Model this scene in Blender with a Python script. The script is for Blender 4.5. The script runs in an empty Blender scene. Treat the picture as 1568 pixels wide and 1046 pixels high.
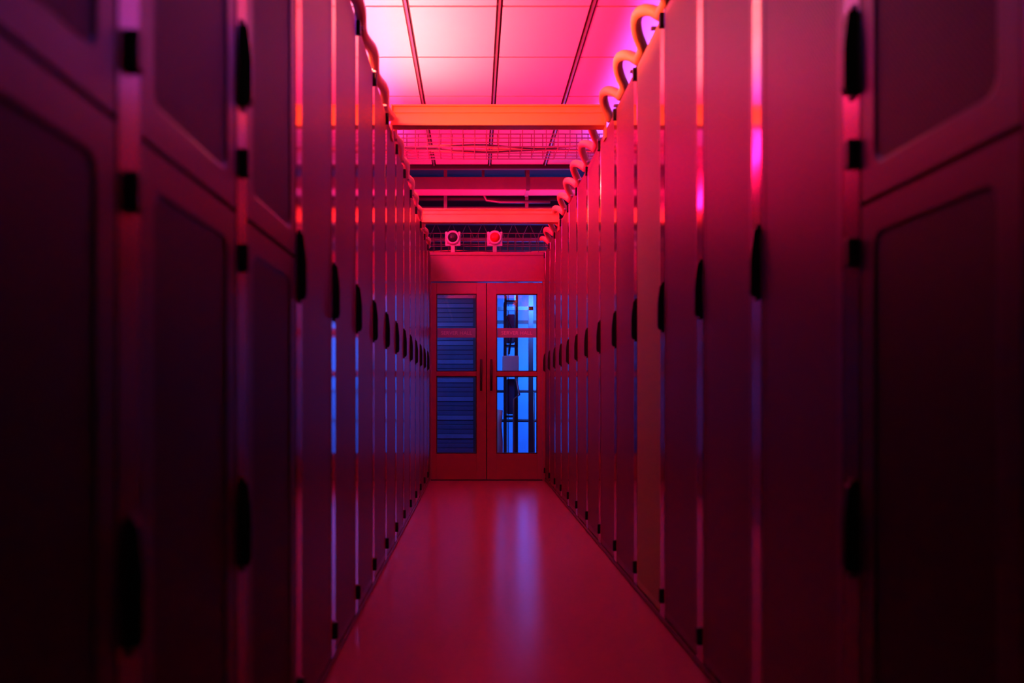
import bpy, bmesh, math, random
from mathutils import Vector, Matrix
random.seed(7)
S = bpy.context.scene
S.view_settings.view_transform = 'Standard'
S.view_settings.look = 'None'

# ------------------------------------------------------------------ materials
def mat(name, col, rough=0.5, metal=0.0, noise=0.0, nscale=20.0, spec=0.5, rnoise=0.0, bump=0.0):
    m = bpy.data.materials.new(name); m.use_nodes = True
    nt = m.node_tree; b = nt.nodes['Principled BSDF']
    b.inputs['Base Color'].default_value = (*col, 1)
    b.inputs['Roughness'].default_value = rough
    b.inputs['Metallic'].default_value = metal
    b.inputs['Specular IOR Level'].default_value = spec
    tc = nt.nodes.new('ShaderNodeTexCoord')
    n = nt.nodes.new('ShaderNodeTexNoise'); n.inputs['Scale'].default_value = nscale
    n.inputs['Detail'].default_value = 4
    nt.links.new(tc.outputs['Object'], n.inputs['Vector'])
    r = nt.nodes.new('ShaderNodeMapRange')
    r.inputs['To Min'].default_value = 1 - noise; r.inputs['To Max'].default_value = 1 + noise
    nt.links.new(n.outputs['Fac'], r.inputs['Value'])
    mx = nt.nodes.new('ShaderNodeVectorMath'); mx.operation = 'SCALE'
    mx.inputs[0].default_value = col
    nt.links.new(r.outputs[0], mx.inputs['Scale'])
    nt.links.new(mx.outputs[0], b.inputs['Base Color'])
    if rnoise:
        r2 = nt.nodes.new('ShaderNodeMapRange')
        r2.inputs['To Min'].default_value = rough - rnoise; r2.inputs['To Max'].default_value = rough + rnoise
        nt.links.new(n.outputs['Fac'], r2.inputs['Value']); nt.links.new(r2.outputs[0], b.inputs['Roughness'])
    if bump:
        bp = nt.nodes.new('ShaderNodeBump'); bp.inputs['Strength'].default_value = bump
        bp.inputs['Distance'].default_value = 0.002
        nt.links.new(n.outputs['Fac'], bp.inputs['Height']); nt.links.new(bp.outputs[0], b.inputs['Normal'])
    return m

def perf(name, col, hole, rough=0.4, metal=0.0, pitch=0.009, spec=.35):
    m = mat(name, col, rough, metal, spec=spec)
    nt = m.node_tree; b = nt.nodes['Principled BSDF']
    tc = nt.nodes.new('ShaderNodeTexCoord'); sp = nt.nodes.new('ShaderNodeSeparateXYZ')
    cb = nt.nodes.new('ShaderNodeCombineXYZ')
    nt.links.new(tc.outputs['Object'], sp.inputs[0])
    nt.links.new(sp.outputs['Y'], cb.inputs['X']); nt.links.new(sp.outputs['Z'], cb.inputs['Y'])
    mp = nt.nodes.new('ShaderNodeMapping'); mp.inputs['Rotation'].default_value = (0, 0, math.radians(45))
    nt.links.new(cb.outputs[0], mp.inputs['Vector'])
    v = nt.nodes.new('ShaderNodeTexVoronoi'); v.voronoi_dimensions = '2D'
    v.inputs['Scale'].default_value = 1 / pitch; v.inputs['Randomness'].default_value = 0
    nt.links.new(mp.outputs[0], v.inputs['Vector'])
    lt = nt.nodes.new('ShaderNodeMath'); lt.operation = 'LESS_THAN'; lt.inputs[1].default_value = 0.36
    nt.links.new(v.outputs['Distance'], lt.inputs[0])
    mx = nt.nodes.new('ShaderNodeMix'); mx.data_type = 'RGBA'
    mx.inputs['A'].default_value = (*col, 1); mx.inputs['B'].default_value = (*hole, 1)
    nt.links.new(lt.outputs[0], mx.inputs['Factor'])
    nt.links.new(mx.outputs['Result'], b.inputs['Base Color'])
    return m

def glassmat(name, tint):
    m = bpy.data.materials.new(name); m.use_nodes = True
    nt = m.node_tree; nt.nodes.remove(nt.nodes['Principled BSDF'])
    out = nt.nodes['Material Output']
    t = nt.nodes.new('ShaderNodeBsdfTransparent'); t.inputs[0].default_value = (*tint, 1)
    g = nt.nodes.new('ShaderNodeBsdfGlossy'); g.inputs['Roughness'].default_value = 0.02
    fr = nt.nodes.new('ShaderNodeFresnel'); fr.inputs['IOR'].default_value = 1.6
    x = nt.nodes.new('ShaderNodeMixShader')
    nt.links.new(fr.outputs[0], x.inputs[0]); nt.links.new(t.outputs[0], x.inputs[1]); nt.links.new(g.outputs[0], x.inputs[2])
    nt.links.new(x.outputs[0], out.inputs['Surface'])
    return m

M_body = mat('rack_body_paint', (.05, .05, .055), .45, 0, .08)
M_strip = mat('rack_post_gloss', (.50, .38, .46), .10, .9, .04, 6)
M_strip2 = mat('rack_post_near_shade', (.10, .07, .08), .25, .8, .04, 6)  # darker post copy for split racks, foreground shade put into the colour
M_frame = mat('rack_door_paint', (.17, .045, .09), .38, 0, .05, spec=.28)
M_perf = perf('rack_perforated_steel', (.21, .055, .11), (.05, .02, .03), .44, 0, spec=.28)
M_frame2 = mat('rack_door_near_shade', (.060, .035, .04), .40, 0, .05, spec=.22)  # split doors: dimness of the near end put into the paint colour
M_perf2 = perf('rack_perforated_near_shade', (.050, .035, .035), (.012, .012, .012), .55, 0, spec=.15)  # darkened panel copy, near-end light falloff is in the colour
M_tanf = mat('rack_door_beige', (.42, .40, .15), .45, 0, .05, spec=.3)
M_tan = perf('rack_perforated_beige', (.44, .45, .16), (.20, .20, .08), .5, spec=.3)
M_black = mat('black_plastic', (.006, .006, .007), .45, 0, .1, spec=.3)
M_seam = mat('dark_seam', (.01, .01, .01), .8)
M_floor = mat('floor_vinyl', (.56, .12, .26), .21, 0, .05, 35, .5, .03, .03)
M_wall = mat('wall_plaster', (.20, .20, .23), .8, 0, .05)
M_tile = mat('ceiling_tile', (.80, .78, .74), .55, 0, .02, 8)
M_gap = mat('ceiling_gap', (.10, .05, .07), .7)
M_tbar = mat('ceiling_tbar', (.35, .25, .30), .3, .4)
M_yel = mat('yellow_enamel', (.95, .45, .14), .38, 0, .04, spec=.3)
M_cond = mat('orange_conduit', (.95, .48, .22), .4, 0, .05)
M_red = mat('door_red_enamel', (.40, .08, .15), .34, 0, .03)
M_steel = mat('galvanised_steel', (.40, .32, .36), .35, .6, .1)
M_wire = mat('zinc_wire', (.25, .12, .16), .4, .3, .1)
M_dark = mat('dark_steel', (.05, .04, .06), .5, .3, .1)
M_glass = glassmat('door_glass', (.85, .9, .95))
M_frost = mat('frosted_film', (.30, .32, .50), .5)
M_white = mat('white_plastic', (.75, .75, .78), .35)
M_blue = mat('blue_painted_panel', (.12, .36, .72), .5, 0, .45, 1.3)
M_navy = mat('navy_louvre', (.05, .08, .22), .45, 0, .3, 3)
M_navy2 = mat('navy_louvre_light', (.10, .17, .40), .45, 0, .3, 3)
M_domer = mat('red_dome', (.7, .02, .03), .12)
M_domed = mat('dark_dome', (.03, .03, .04), .08)
M_duct = mat('painted_duct', (.50, .28, .36), .5, .1, .1, 5)

# ------------------------------------------------------------------ builder
class B:
    def __init__(s): s.bm = bmesh.new(); s.mats = []
    def mi(s, m):
        if m not in s.mats: s.mats.append(m)
        return s.mats.index(m)
    def box(s, x0, x1, y0, y1, z0, z1, m, bev=0.0):
        i = s.mi(m)
        r = bmesh.ops.create_cube(s.bm, size=1)
        vs = r['verts']
        for v in vs:
            v.co = Vector(((x0 + x1) / 2 + v.co.x * (x1 - x0), (y0 + y1) / 2 + v.co.y * (y1 - y0), (z0 + z1) / 2 + v.co.z * (z1 - z0)))
        fs = set(f for v in vs for f in v.link_faces)
        for f in fs: f.material_index = i
        if bev:
            es = set(e for v in vs for e in v.link_edges)
            r = bmesh.ops.bevel(s.bm, geom=list(es), offset=bev, segments=2, affect='EDGES', profile=.5)
            for f in r['faces']: f.material_index = i
    def tube(s, pts, rad, m, n=10, closed=False):
        i = s.mi(m); pts = [Vector(p) for p in pts]; rings = []
        up0 = None
        for k, p in enumerate(pts):
            a = pts[max(k - 1, 0)]; b = pts[min(k + 1, len(pts) - 1)]
            t = (b - a).normalized()
            if up0 is None:
                up0 = Vector((0, 0, 1)) if abs(t.z) < .9 else Vector((1, 0, 0))
            u = (up0 - t * up0.dot(t)); 
            if u.length < 1e-4: u = t.orthogonal()
            u.normalize(); up0 = u; w = t.cross(u)
            rings.append([s.bm.verts.new(p + rad * (u * math.cos(2 * math.pi * j / n) + w * math.sin(2 * math.pi * j / n))) for j in range(n)])
        for a, b in zip(rings[:-1], rings[1:]):
            for j in range(n):
                f = s.bm.faces.new((a[j], a[(j + 1) % n], b[(j + 1) % n], b[j])); f.material_index = i; f.smooth = True
        for r_, rev in ((rings[0], True), (rings[-1], False)):
            f = s.bm.faces.new(r_[::-1] if rev else r_); f.material_index = i
    def prism(s, prof, y0, y1, m, axis='y'):
        i = s.mi(m)
        a = [s.bm.verts.new((p[0], y0, p[1])) for p in prof]
        b = [s.bm.verts.new((p[0], y1, p[1])) for p in prof]
        n = len(prof)
        fs = [s.bm.faces.new(a), s.bm.faces.new(b[::-1])]
        for j in range(n): fs.append(s.bm.faces.new((a[j], b[j], b[(j + 1) % n], a[(j + 1) % n])))
        for f in fs: f.material_index = i
    def ringframe(s, y0, y1, z0, z1, border, rad, xf, xb, m, pm, rec=.009):
        """door leaf in the YZ plane facing +x : frame with rounded opening and recessed panel"""
        i = s.mi(m); ip = s.mi(pm); seg = 5
        def rr(a0, a1, b0, b1, r):
            out = []
            for (cy, cz, st) in ((a1 - r, b1 - r, 0), (a0 + r, b1 - r, 90), (a0 + r, b0 + r, 180), (a1 - r, b0 + r, 270)):
                for k in range(seg + 1):
                    t = math.radians(st + 90 * k / seg); out.append((cy + r * math.cos(t), cz + r * math.sin(t)))
            return out
        O = rr(y0, y1, z0, z1, .004); I = rr(y0 + border, y1 - border, z0 + border, z1 - border, rad)
        I2 = rr(y0 + border + .008, y1 - border - .008, z0 + border + .008, z1 - border - .008, rad)
        mk = lambda L, x: [s.bm.verts.new((x, p[0], p[1])) for p in L]
        ob, of, inf, inb = mk(O, xb), mk(O, xf), mk(I, xf), mk(I2, xf - rec)
        n = len(O)
        for A_, B_ in ((ob, of), (of, inf), (inf, inb)):
            for j in range(n):
                f = s.bm.faces.new((A_[j], A_[(j + 1) % n], B_[(j + 1) % n], B_[j])); f.material_index = i
        f = s.bm.faces.new(inb); f.material_index = ip
    def mesh(s, name):
        bmesh.ops.recalc_face_normals(s.bm, faces=s.bm.faces)
        me = bpy.data.meshes.new(name); s.bm.to_mesh(me); s.bm.free()
        for m in s.mats: me.materials.append(m)
        return me
    def obj(s, name, loc=(0, 0, 0), parent=None, rotz=0):
        o = bpy.data.objects.new(name, s.mesh(name)); S.collection.objects.link(o)
        o.location = loc; o.rotation_euler = (0, 0, rotz)
        if parent: o.parent = parent
        return o
def empty(name, loc=(0, 0, 0)):
    e = bpy.data.objects.new(name, None); S.collection.objects.link(e); e.location = loc; e.empty_display_size = .1
    return e

XL, XR, CH = -.468, .732, .89
H = 2.38; CEIL = 3.39; YD = 9.66

# ------------------------------------------------------------------ room shell
b = B(); b.box(-3.3, 3.5, -3, 14, -.1, 0, M_floor); b.obj('floor')
b = B(); b.box(-3.4, -3.3, -3, 14, 0, 4, M_wall); b.obj('wall_left')
b = B(); b.box(3.5, 3.6, -3, 14, 0, 4, M_wall); b.obj('wall_right')
b = B(); b.box(-3.4, 3.6, -3.1, -3, 0, 4, M_wall); b.obj('wall_front')
b = B(); b.box(-3.4, 3.6, 14, 14.1, 0, 4, M_wall); b.obj('wall_back')
b = B(); b.box(-3.3, 3.5, 10.07, 14, 3.85, 3.9, M_wall); b.obj('ceiling')
b = B()
b.box(-3.3, 3.5, -3, 9.99, CEIL + .015, CEIL + .06, M_gap)
xs = [-.44 + .6 * k for k in range(-5, 7)]
ys = [5.93 + .89 * k for k in range(-10, 6)]
for x in xs:
    for y in ys:
        x0, x1, y0, y1 = max(x + .02, -3.29), min(x + .6 - .02, 3.49), y + .013, min(y + .89 - .013, 9.98)
        if y0 > 9.9 or y0 < -3 or x0 >= x1 or y1 <= y0: continue
        b.box(x0, x1, y0, y1, CEIL, CEIL + .02, M_tile, .003)
for x in xs:
    if -3.2 < x < 3.4:
        b.box(x - .006, x + .006, -3, 9.98, CEIL - .014, CEIL + .02, M_tbar)
b.obj('ceiling')

# ------------------------------------------------------------------ racks
def handle(b, y, z0, z1):
    h = z1 - z0
    b.box(.0, .008, y - .013, y + .013, z0 - .010, z1 + .010, M_black, .002)
    prof = [(.006, z0)]
    for t, d in ((.0, .015), (.03, .020), (.09, .023), (.55, .023), (.70, .021), (.88, .017), (.97, .015), (1, .012)):
        prof.append((d, z0 + h * t))
    prof.append((.006, z1))
    b.prism(prof, y - .009, y + .009, M_black)
def tab(b, z, y=.05, h=.056):
    b.box(.0, .017, y - .014, y + .014, z - h / 2, z + h / 2, M_black, .004)
def rack_mesh(name, split, fm, pm):
    b = B()
    b.box(-1.0, -.022, .003, .597, .05, H, M_body)
    b.box(-.98, -.035, .01, .59, 0, .05, M_seam)
    b.box(-.022, .003, .002, .082, .03, H, M_strip2 if split else M_strip, .002)
    b.box(-.03, -.012, .083, .597, .03, H, M_seam)
    b.box(-.022, .003, .002, .598, .012, .03, M_frame)
    if split:
        b.ringframe(.085, .597, 1.255, H - .01, .055, .03, .0015, -.012, fm, pm, .004)
        b.ringframe(.085, .597, .04, 1.245, .055, .03, .0015, -.012, fm, pm, .004)
        handle(b, .05, 1.47, 1.63); handle(b, .05, .55, .72)
        tab(b, 1.355); tab(b, 1.165)
    else:
        b.ringframe(.085, .597, .04, H - .01, .02, .012, .0015, -.012, fm, pm, .0015)
        handle(b, .05, 1.145, 1.32)
    tab(b, .115); tab(b, 2.345)
    return b.mesh(name)
full = rack_mesh('server_rack_full', False, M_frame, M_perf)
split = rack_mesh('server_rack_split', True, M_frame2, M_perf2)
tan = rack_mesh('server_rack_beige', False, M_tanf, M_tan)
for k in range(-6, 12):
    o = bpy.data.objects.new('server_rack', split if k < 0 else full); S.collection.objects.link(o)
    o.location = (XL, 2.40 + .6 * k, 0)
for k in range(-5, 13):
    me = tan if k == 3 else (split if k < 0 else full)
    o = bpy.data.objects.new('server_rack', me); S.collection.objects.link(o)
    o.location = (XR, 2.43 + .6 * k, 0); o.rotation_euler = (0, 0, math.pi)

# ------------------------------------------------------------------ orange cross beams
for y in (5.14, 8.0):
    b = B()
    x0, x1 = XL + .002, XR - .002
    b.box(x0, x1, y, y + .01, H + .014, H + .125, M_yel, .002)
    b.box(x0, x1, y - .03, y + .06, H + .008, H + .020, M_yel, .002)
    b.box(x0, x1, y - .012, y + .06, H + .12, H + .13, M_yel, .002)
    b.box(x0, x1, y - .006, y, H + .085, H + .093, M_yel)
    for x in (x0, x1 - .008):
        b.box(x, x + .008, y - .03, y + .06, H - .06, H + .125, M_yel)
    b.obj('cross_beam')

# ------------------------------------------------------------------ conduits on rack tops
def conduit(y0, y1, side):
    b = B(); pts = []; y = y0
    while y <= y1:
        if side > 0:
            ph = ((y - .2) / .5) % 1.0
            a = max(0, math.sin(math.pi * min(ph / .7, 1))) ** .6
            pts.append((XR + .01 - .060 * a, y, H + .035 + .070 * a))
        else:
            s_ = .5 + .5 * math.sin(y * 2 * math.pi / .5)
            pts.append((XL - .005 + .018 * s_, y, H + .031 + .015 * s_))
        y += .02
    b.tube(pts, .024, M_cond, 12)
    y = y0 + .15
    X = XR + .02 if side > 0 else XL - .02
    while y < y1 - .05:
        b.box(X - .035, X + .035, y, y + .02, H, H + .012, M_steel, .002); y += .5
    b.obj('flexible_conduit')
for a, c in ((.6, 5.08), (5.24, 7.94), (8.10, 9.4)):
    conduit(a, c, 1); conduit(a, c, -1)

# ------------------------------------------------------------------ wire basket trays
def basket(name, x0, x1, y0, y1, z0, z1, step=.1, hang=None, w=.0035):
    b = B()
    def rod(p, q, rr=w): b.tube([p, q], rr, M_wire, 5)
    nx = int((x1 - x0) / step)
    for k in range(nx + 1):
        x = x0 + (x1 - x0) * k / nx
        rod((x, y0, z0), (x, y1, z0)); rod((x, y0, z0), (x, y0, z1)); rod((x, y1, z0), (x, y1, z1))
    for z in [z0 + (z1 - z0) * i / 3 for i in range(4)]:
        rod((x0, y0, z), (x1, y0, z), w * 1.2); rod((x0, y1, z), (x1, y1, z), w * 1.2)
    for i in range(1, 4):
        yy = y0 + (y1 - y0) * i / 4; rod((x0, yy, z0), (x1, yy, z0))
    if hang:
        for x in hang:
            for yy in (y0, y1): rod((x, yy, z0), (x, yy, CEIL - .016), .005)
            b.box(x - .015, x + .015, y0 - .02, y1 + .02, z0 - .025, z0 - .004, M_steel)
    for i in range(4):
        pts = [(x0 + (x1 - x0) * k / 30, y0 + .05 + .06 * i + .02 * math.sin(k * .8 + i * 2), z0 + .014 + .012 * (i % 2) + .012 * math.sin(k * .6 + i)) for k in range(31)]
        b.tube(pts, .007, M_cond if i % 2 else M_dark, 6)
    b.obj(name)
basket('cable_basket_tray', -1.5, 1.9, 7.75, 8.15, 2.98, 3.20, .1, (-1.2, 1.5), .0045)
basket('cable_basket_tray', -1.5, 1.9, 9.95, 10.25, 2.43, 2.64, .08)

# ------------------------------------------------------------------ services beyond the door partition
b = B(); b.box(-3.3, 3.5, 10.0, 10.06, CEIL - .04, 3.9, M_dark); b.obj('ceiling_bulkhead')
b = B(); b.box(-3.3, 3.5, 10.45, 10.75, 3.22, 3.37, M_duct, .01)
for x in (-2.4, -.9, .6, 2.1): b.box(x - .02, x + .02, 10.44, 10.76, 3.21, 3.84, M_steel)
b.obj('air_duct')
b = B()
b.tube([(-3.3, 11.1, 3.26), (3.5, 11.1, 3.26)], .03, M_dark, 12)
b.tube([(-3.3, 11.25, 3.17), (3.5, 11.25, 3.17)], .025, M_duct, 12)
b.tube([(-3.3, 11.35, 3.06), (3.5, 11.35, 3.06)], .035, M_dark, 12)
b.tube([(.1, 11.0, 3.84), (.1, 11.0, 3.3), (.14, 11.0, 3.22), (.3, 11.0, 3.2), (.9, 11.0, 3.2)], .018, M_steel, 8)
for x in (-2, -.35, .62, 2.0): b.box(x - .02, x + .02, 11.0, 11.04, 2.95, 3.84, M_steel)
b.obj('service_pipes')
b = B()
b.box(-3.3, 3.5, 11.9, 11.96, 3.10, 3.16, M_duct); b.box(-3.3, 3.5, 11.9, 11.96, 2.88, 2.92, M_duct)
for k in range(34):
    x = -3.2 + .2 * k; b.tube([(x, 11.93, 2.9), (x + .1, 11.93, 3.13), (x + .2, 11.93, 2.9)], .008, M_duct, 5)
b.obj('lattice_girder')

# ------------------------------------------------------------------ door partition
b = B()
b.box(-3.3, XL - .0, YD + .02, YD + .08, 0, H, M_wall); b.box(XR, 3.5, YD + .02, YD + .08, 0, H, M_wall)
b.obj('wall_partition')
b = B()
b.box(XL, XR, YD, YD + .08, 2.085, H, M_red, .004)
b.box(XL - .01, XR + .01, YD - .012, YD + .09, H - .02, H + .012, M_red, .003)
b.box(XL, XR, YD - .008, YD, 2.085, 2.11, M_red, .002)
b.box(XL, XL + .008, YD, YD + .08, 0, 2.085, M_red); b.box(XR - .022, XR, YD, YD + .08, 0, 2.085, M_red)
b.box(XL, XR, YD + .01, YD + .07, 0, .010, M_dark)
b.obj('trim_1')
def leaf(name, x0, x1, g0, g1, hx, txt):
    e = empty(name, ((x0 + x1) / 2, YD, 0)); ox = (x0 + x1) / 2
    b = B(); z0, z1, gz0, gz1 = .012, 2.075, .282, 1.957
    ya, yb = .012, .058
    b.box(x0 - ox, g0 - ox, ya, yb, z0, z1, M_red, .003); b.box(g1 - ox, x1 - ox, ya, yb, z0, z1, M_red, .003)
    b.box(g0 - ox, g1 - ox, ya, yb, z0, gz0, M_red, .003); b.box(g0 - ox, g1 - ox, ya, yb, gz1, z1, M_red, .003)
    b.box(g0 - ox, g1 - ox, ya, yb, 1.095, 1.143, M_red, .003)
    for (a, c) in ((gz0, 1.095), (1.143, gz1)):
        for q in ((g0, g0 + .01, a, c), (g1 - .01, g1, a, c), (g0, g1, a, a + .01), (g0, g1, c - .01, c)):
            b.box(q[0] - ox, q[1] - ox, ya + .006, yb - .006, q[2], q[3], M_dark)
    if x0 < 0: b.box(x1 - ox - .004, x1 - ox + .008, yb, yb + .006, z0, z1, M_seam)
    b.obj('leaf_frame', parent=e)
    b = B(); b.box(g0 - ox, g1 - ox, .032, .038, gz0, 1.095, M_glass); b.box(g0 - ox, g1 - ox, .032, .038, 1.143, gz1, M_glass)
    b.obj('glazing', parent=e)
    b = B(); b.box(g0 - ox + .011, g1 - ox - .011, .0285, .0315, 1.50, 1.60, M_frost); b.obj('frosted_band', parent=e)
    b = B(); hx -= ox
    b.tube([(hx, ya - .045, .94), (hx, ya - .045, 1.27)], .012, M_dark, 12)
    for z in (.99, 1.22): b.tube([(hx, ya - .045, z), (hx, ya, z)], .008, M_dark, 8)
    b.obj('pull_handle', parent=e)
    c = bpy.data.curves.new('lettering', 'FONT'); c.body = txt; c.size = .055; c.extrude = .0005; c.align_x = 'CENTER'
    c.materials.append(M_white)
    t = bpy.data.objects.new('band_lettering', c); S.collection.objects.link(t); t.parent = e
    t.location = ((g0 + g1) / 2 - ox, .0275, 1.53); t.rotation_euler = (math.pi / 2, 0, 0)
    return e
leaf('door_1', XL + .010, .1195, -.403, .020, .066, 'SERVER HALL')
leaf('door_2', .1265, XR - .024, .226, .656, .172, 'SERVER HALL')

# round warning beacons standing on header
for x, dm in ((-.231, M_domed), (.21, M_domer)):
    b = B(); n = 32
    ang = [2 * math.pi * k / n for k in range(n)]
    ring = lambda r, y: [b.bm.verts.new((r * math.cos(t), y, .078 + r * math.sin(t))) for t in ang]
    def loft(rs, m, smooth=False):
        i = b.mi(m)
        for P, Q in zip(rs[:-1], rs[1:]):
            for k in range(n):
                f = b.bm.faces.new((P[k], P[(k + 1) % n], Q[(k + 1) % n], Q[k])); f.material_index = i; f.smooth = smooth
    rs = [ring(.070, .045), ring(.076, .035), ring(.076, -.005), ring(.066, -.03), ring(.052, -.03)]
    loft(rs, M_white); f = b.bm.faces.new(rs[0]); f.material_index = b.mi(M_white)
    ds = [rs[-1]] + [ring(.052 * math.cos(s_ / 6 * math.pi / 2), -.03 - .038 * math.sin(s_ / 6 * math.pi / 2)) for s_ in range(1, 6)]
    loft(ds, dm, True); f = b.bm.faces.new(ds[-1]); f.material_index = b.mi(dm)
    for sx in (-.068, .068): b.box(sx - .012, sx + .012, .01, .035, .012, .144, M_white, .004)
    b.box(-.08, .08, .012, .034, -.004, .016, M_white, .004)
    b.box(-.02, .02, .01, .035, -.075, .0, M_steel)
    b.obj('warning_beacon', (x, YD + .015, H + .088))

# ------------------------------------------------------------------ room beyond (blue)
b = B()
b.box(-1.5, .02, 11.9, 12.7, 0, 2.3, M_dark)
for k in range(36):
    z = .1 + k * .06
    b.box(-1.45, -.02, 11.885 if k % 4 else 11.87, 11.9, z, z + .054, M_navy if k % 4 else M_navy2, .003)
for x in (-1.48, -.75, 0.0): b.box(x - .02, x + .02, 11.84, 11.9, 0, 2.3, M_dark)
b.obj('louvred_cabinet')
b = B()
for x in (.38, .52):
    b.box(x - .015, x + .015, 11.4, 11.43, 0, 2.6, M_dark); b.box(x - .015, x + .015, 11.7, 11.73, 0, 2.6, M_dark)
for z in (.05, .62, 1.5, 2.05, 2.5): b.box(.37, .53, 11.4, 11.73, z, z + .02, M_dark)
b.box(.34, .54, 11.30, 11.4, 1.14, 1.38, M_white, .01)
b.tube([(.40, 11.38, 2.5), (.37, 11.37, 1.9), (.46, 11.37, 1.7), (.42, 11.35, 1.4)], .012, M_dark, 8)
b.tube([(.50, 11.35, 1.14), (.55, 11.35, .9), (.48, 11.36, .85), (.48, 11.37, .1)], .012, M_steel, 8)
b.box(.70, .76, 12.0, 12.06, 0, 2.6, M_dark); b.box(.30, .76, 12.0, 12.06, 2.0, 2.05, M_dark)
b.box(.405, .495, 11.44, 11.70, .66, 1.10, M_navy, .01); b.box(.405, .495, 11.44, 11.70, 1.55, 1.9, M_navy2, .01)
b.obj('open_equipment_frame')
b = B()
for z in (.55, .95): b.tube([(.05, 12.6, z), (1.6, 12.6, z)], .02, M_dark, 10)
for x in (.08, .8, 1.55): b.tube([(x, 12.6, 0), (x, 12.6, .96)], .02, M_dark, 10)
b.obj('guard_rail')
b = B()
b.tube([(.30, 11.0, 0), (.30, 11.0, .35), (.285, 11.0, .55), (.30, 11.0, .72)], .035, M_white, 12)
b.box(.22, .38, 10.94, 11.06, 0, .03, M_white, .01)
b.obj('white_stand_in')  # stand-in for an unidentified white shape, built as a short post
b = B()
b.box(.03, 2.6, 13.6, 13.9, .0, 2.9, M_blue, .01)
for k in range(6): b.box(.04 + k * .45, .05 + k * .45, 13.585, 13.6, .05, 2.85, M_dark)
b.box(.03, 2.6, 13.58, 13.6, 1.95, 2.0, M_dark)
b.obj('blue_wall_cabinet')

# ------------------------------------------------------------------ lights
def area(name, loc, rot, sx, sy, col, power, spread=180):
    l = bpy.data.lights.new(name, 'AREA'); l.shape = 'RECTANGLE'; l.size = sx; l.size_y = sy
    l.color = col; l.energy = power; l.spread = math.radians(spread)
    o = bpy.data.objects.new(name, l); S.collection.objects.link(o); o.location = loc; o.rotation_euler = [math.radians(a) for a in rot]
    return o
RED = (1, .004, .075); WARM = (1, .34, .28); VIO = (.25, .09, 1); BLU = (.03, .24, 1)
def fixture(x, y0, y1, z, m=M_dark, w=.05):
    b = B(); b.box(x - w, x + w, y0, y1, z, z + .04, m, .005)
    n = 3
    for k in range(n):
        yy = y0 + (y1 - y0) * (k + .5) / n; b.box(x - w * .6, x + w * .6, yy - .03, yy + .03, H, z, m)
    b.obj('led_bar_fixture')
fixture(-.64, 4.5, 9.0, H + .06)
area('red_uplight', (-.64, 7.0, H + .12), (180, 35, 0), .08, 4.2, RED, 95)
area('warm_uplight', (-.60, 6.2, H + .13), (180, 10, 0), .08, 2.2, WARM, 20, 110)
area('red_wash', (-.62, 6.9, H + .30), (0, -58, 0), .12, 4.4, RED, 80)
fixture(-.66, 2.9, 4.3, H + .06)
area('beam_wash', (-.60, 3.9, H + .16), (78, 0, -35), .3, .08, (1, .08, .05), 16, 80)
area('conduit_fill', (-.60, 3.9, H + .12), (0, -91, 0), .06, 1.6, (1, .10, .05), 9, 22)  # extra narrow light added to brighten the conduit across the aisle
fixture(1.05, 4.5, 9.0, H + .06)
area('red_uplight', (1.05, 7.0, H + .12), (180, -35, 0), .08, 4.0, RED, 26, 110)
fixture(-1.3, 3.0, 9.0, H + .06)
area('violet_uplight', (-1.3, 6.0, H + .12), (180, 8, 0), .1, 6.0, VIO, 45, 70)
fixture(1.45, 3.0, 9.0, H + .06)
area('violet_uplight', (1.45, 6.0, H + .12), (180, 0, 0), .1, 6.0, VIO, 60, 60)
area('red_service_fill', (.1, 10.5, 2.75), (180, 0, 0), 2.0, .1, RED, 20, 150)  # added red light to lift the ducts and pipes, no fixture here
area('blue_room_lamp', (1.3, 11.6, 2.15), (60, 0, 0), 1.8, .2, BLU, 100, 110)
area('blue_room_lamp', (-.8, 10.3, 2.2), (45, 0, 0), 1.2, .2, BLU, 12, 120)
area('dim_rear_fill', (.1, -1.5, 3.3), (0, 0, 0), 1.2, .3, (1, .75, .6), 4)  # added dim fill behind the camera, not an actual ceiling fitting

w = bpy.data.worlds.new('World'); S.world = w; w.use_nodes = True
w.node_tree.nodes['Background'].inputs[0].default_value = (.01, .003, .006, 1)

# ------------------------------------------------------------------ camera
cd = bpy.data.cameras.new('camera'); cam = bpy.data.objects.new('camera', cd); S.collection.objects.link(cam)
cam.location = (0, 0, CH); cam.rotation_euler = (math.pi / 2, 0, 0)
cd.sensor_width = 36; cd.lens = 1413 / 1568 * 36
cd.shift_x = 57 / 1568; cd.shift_y = 83 / 1568
cd.clip_start = .05
cd.dof.use_dof = True; cd.dof.focus_distance = 8.6; cd.dof.aperture_fstop = 2.0
S.camera = cam
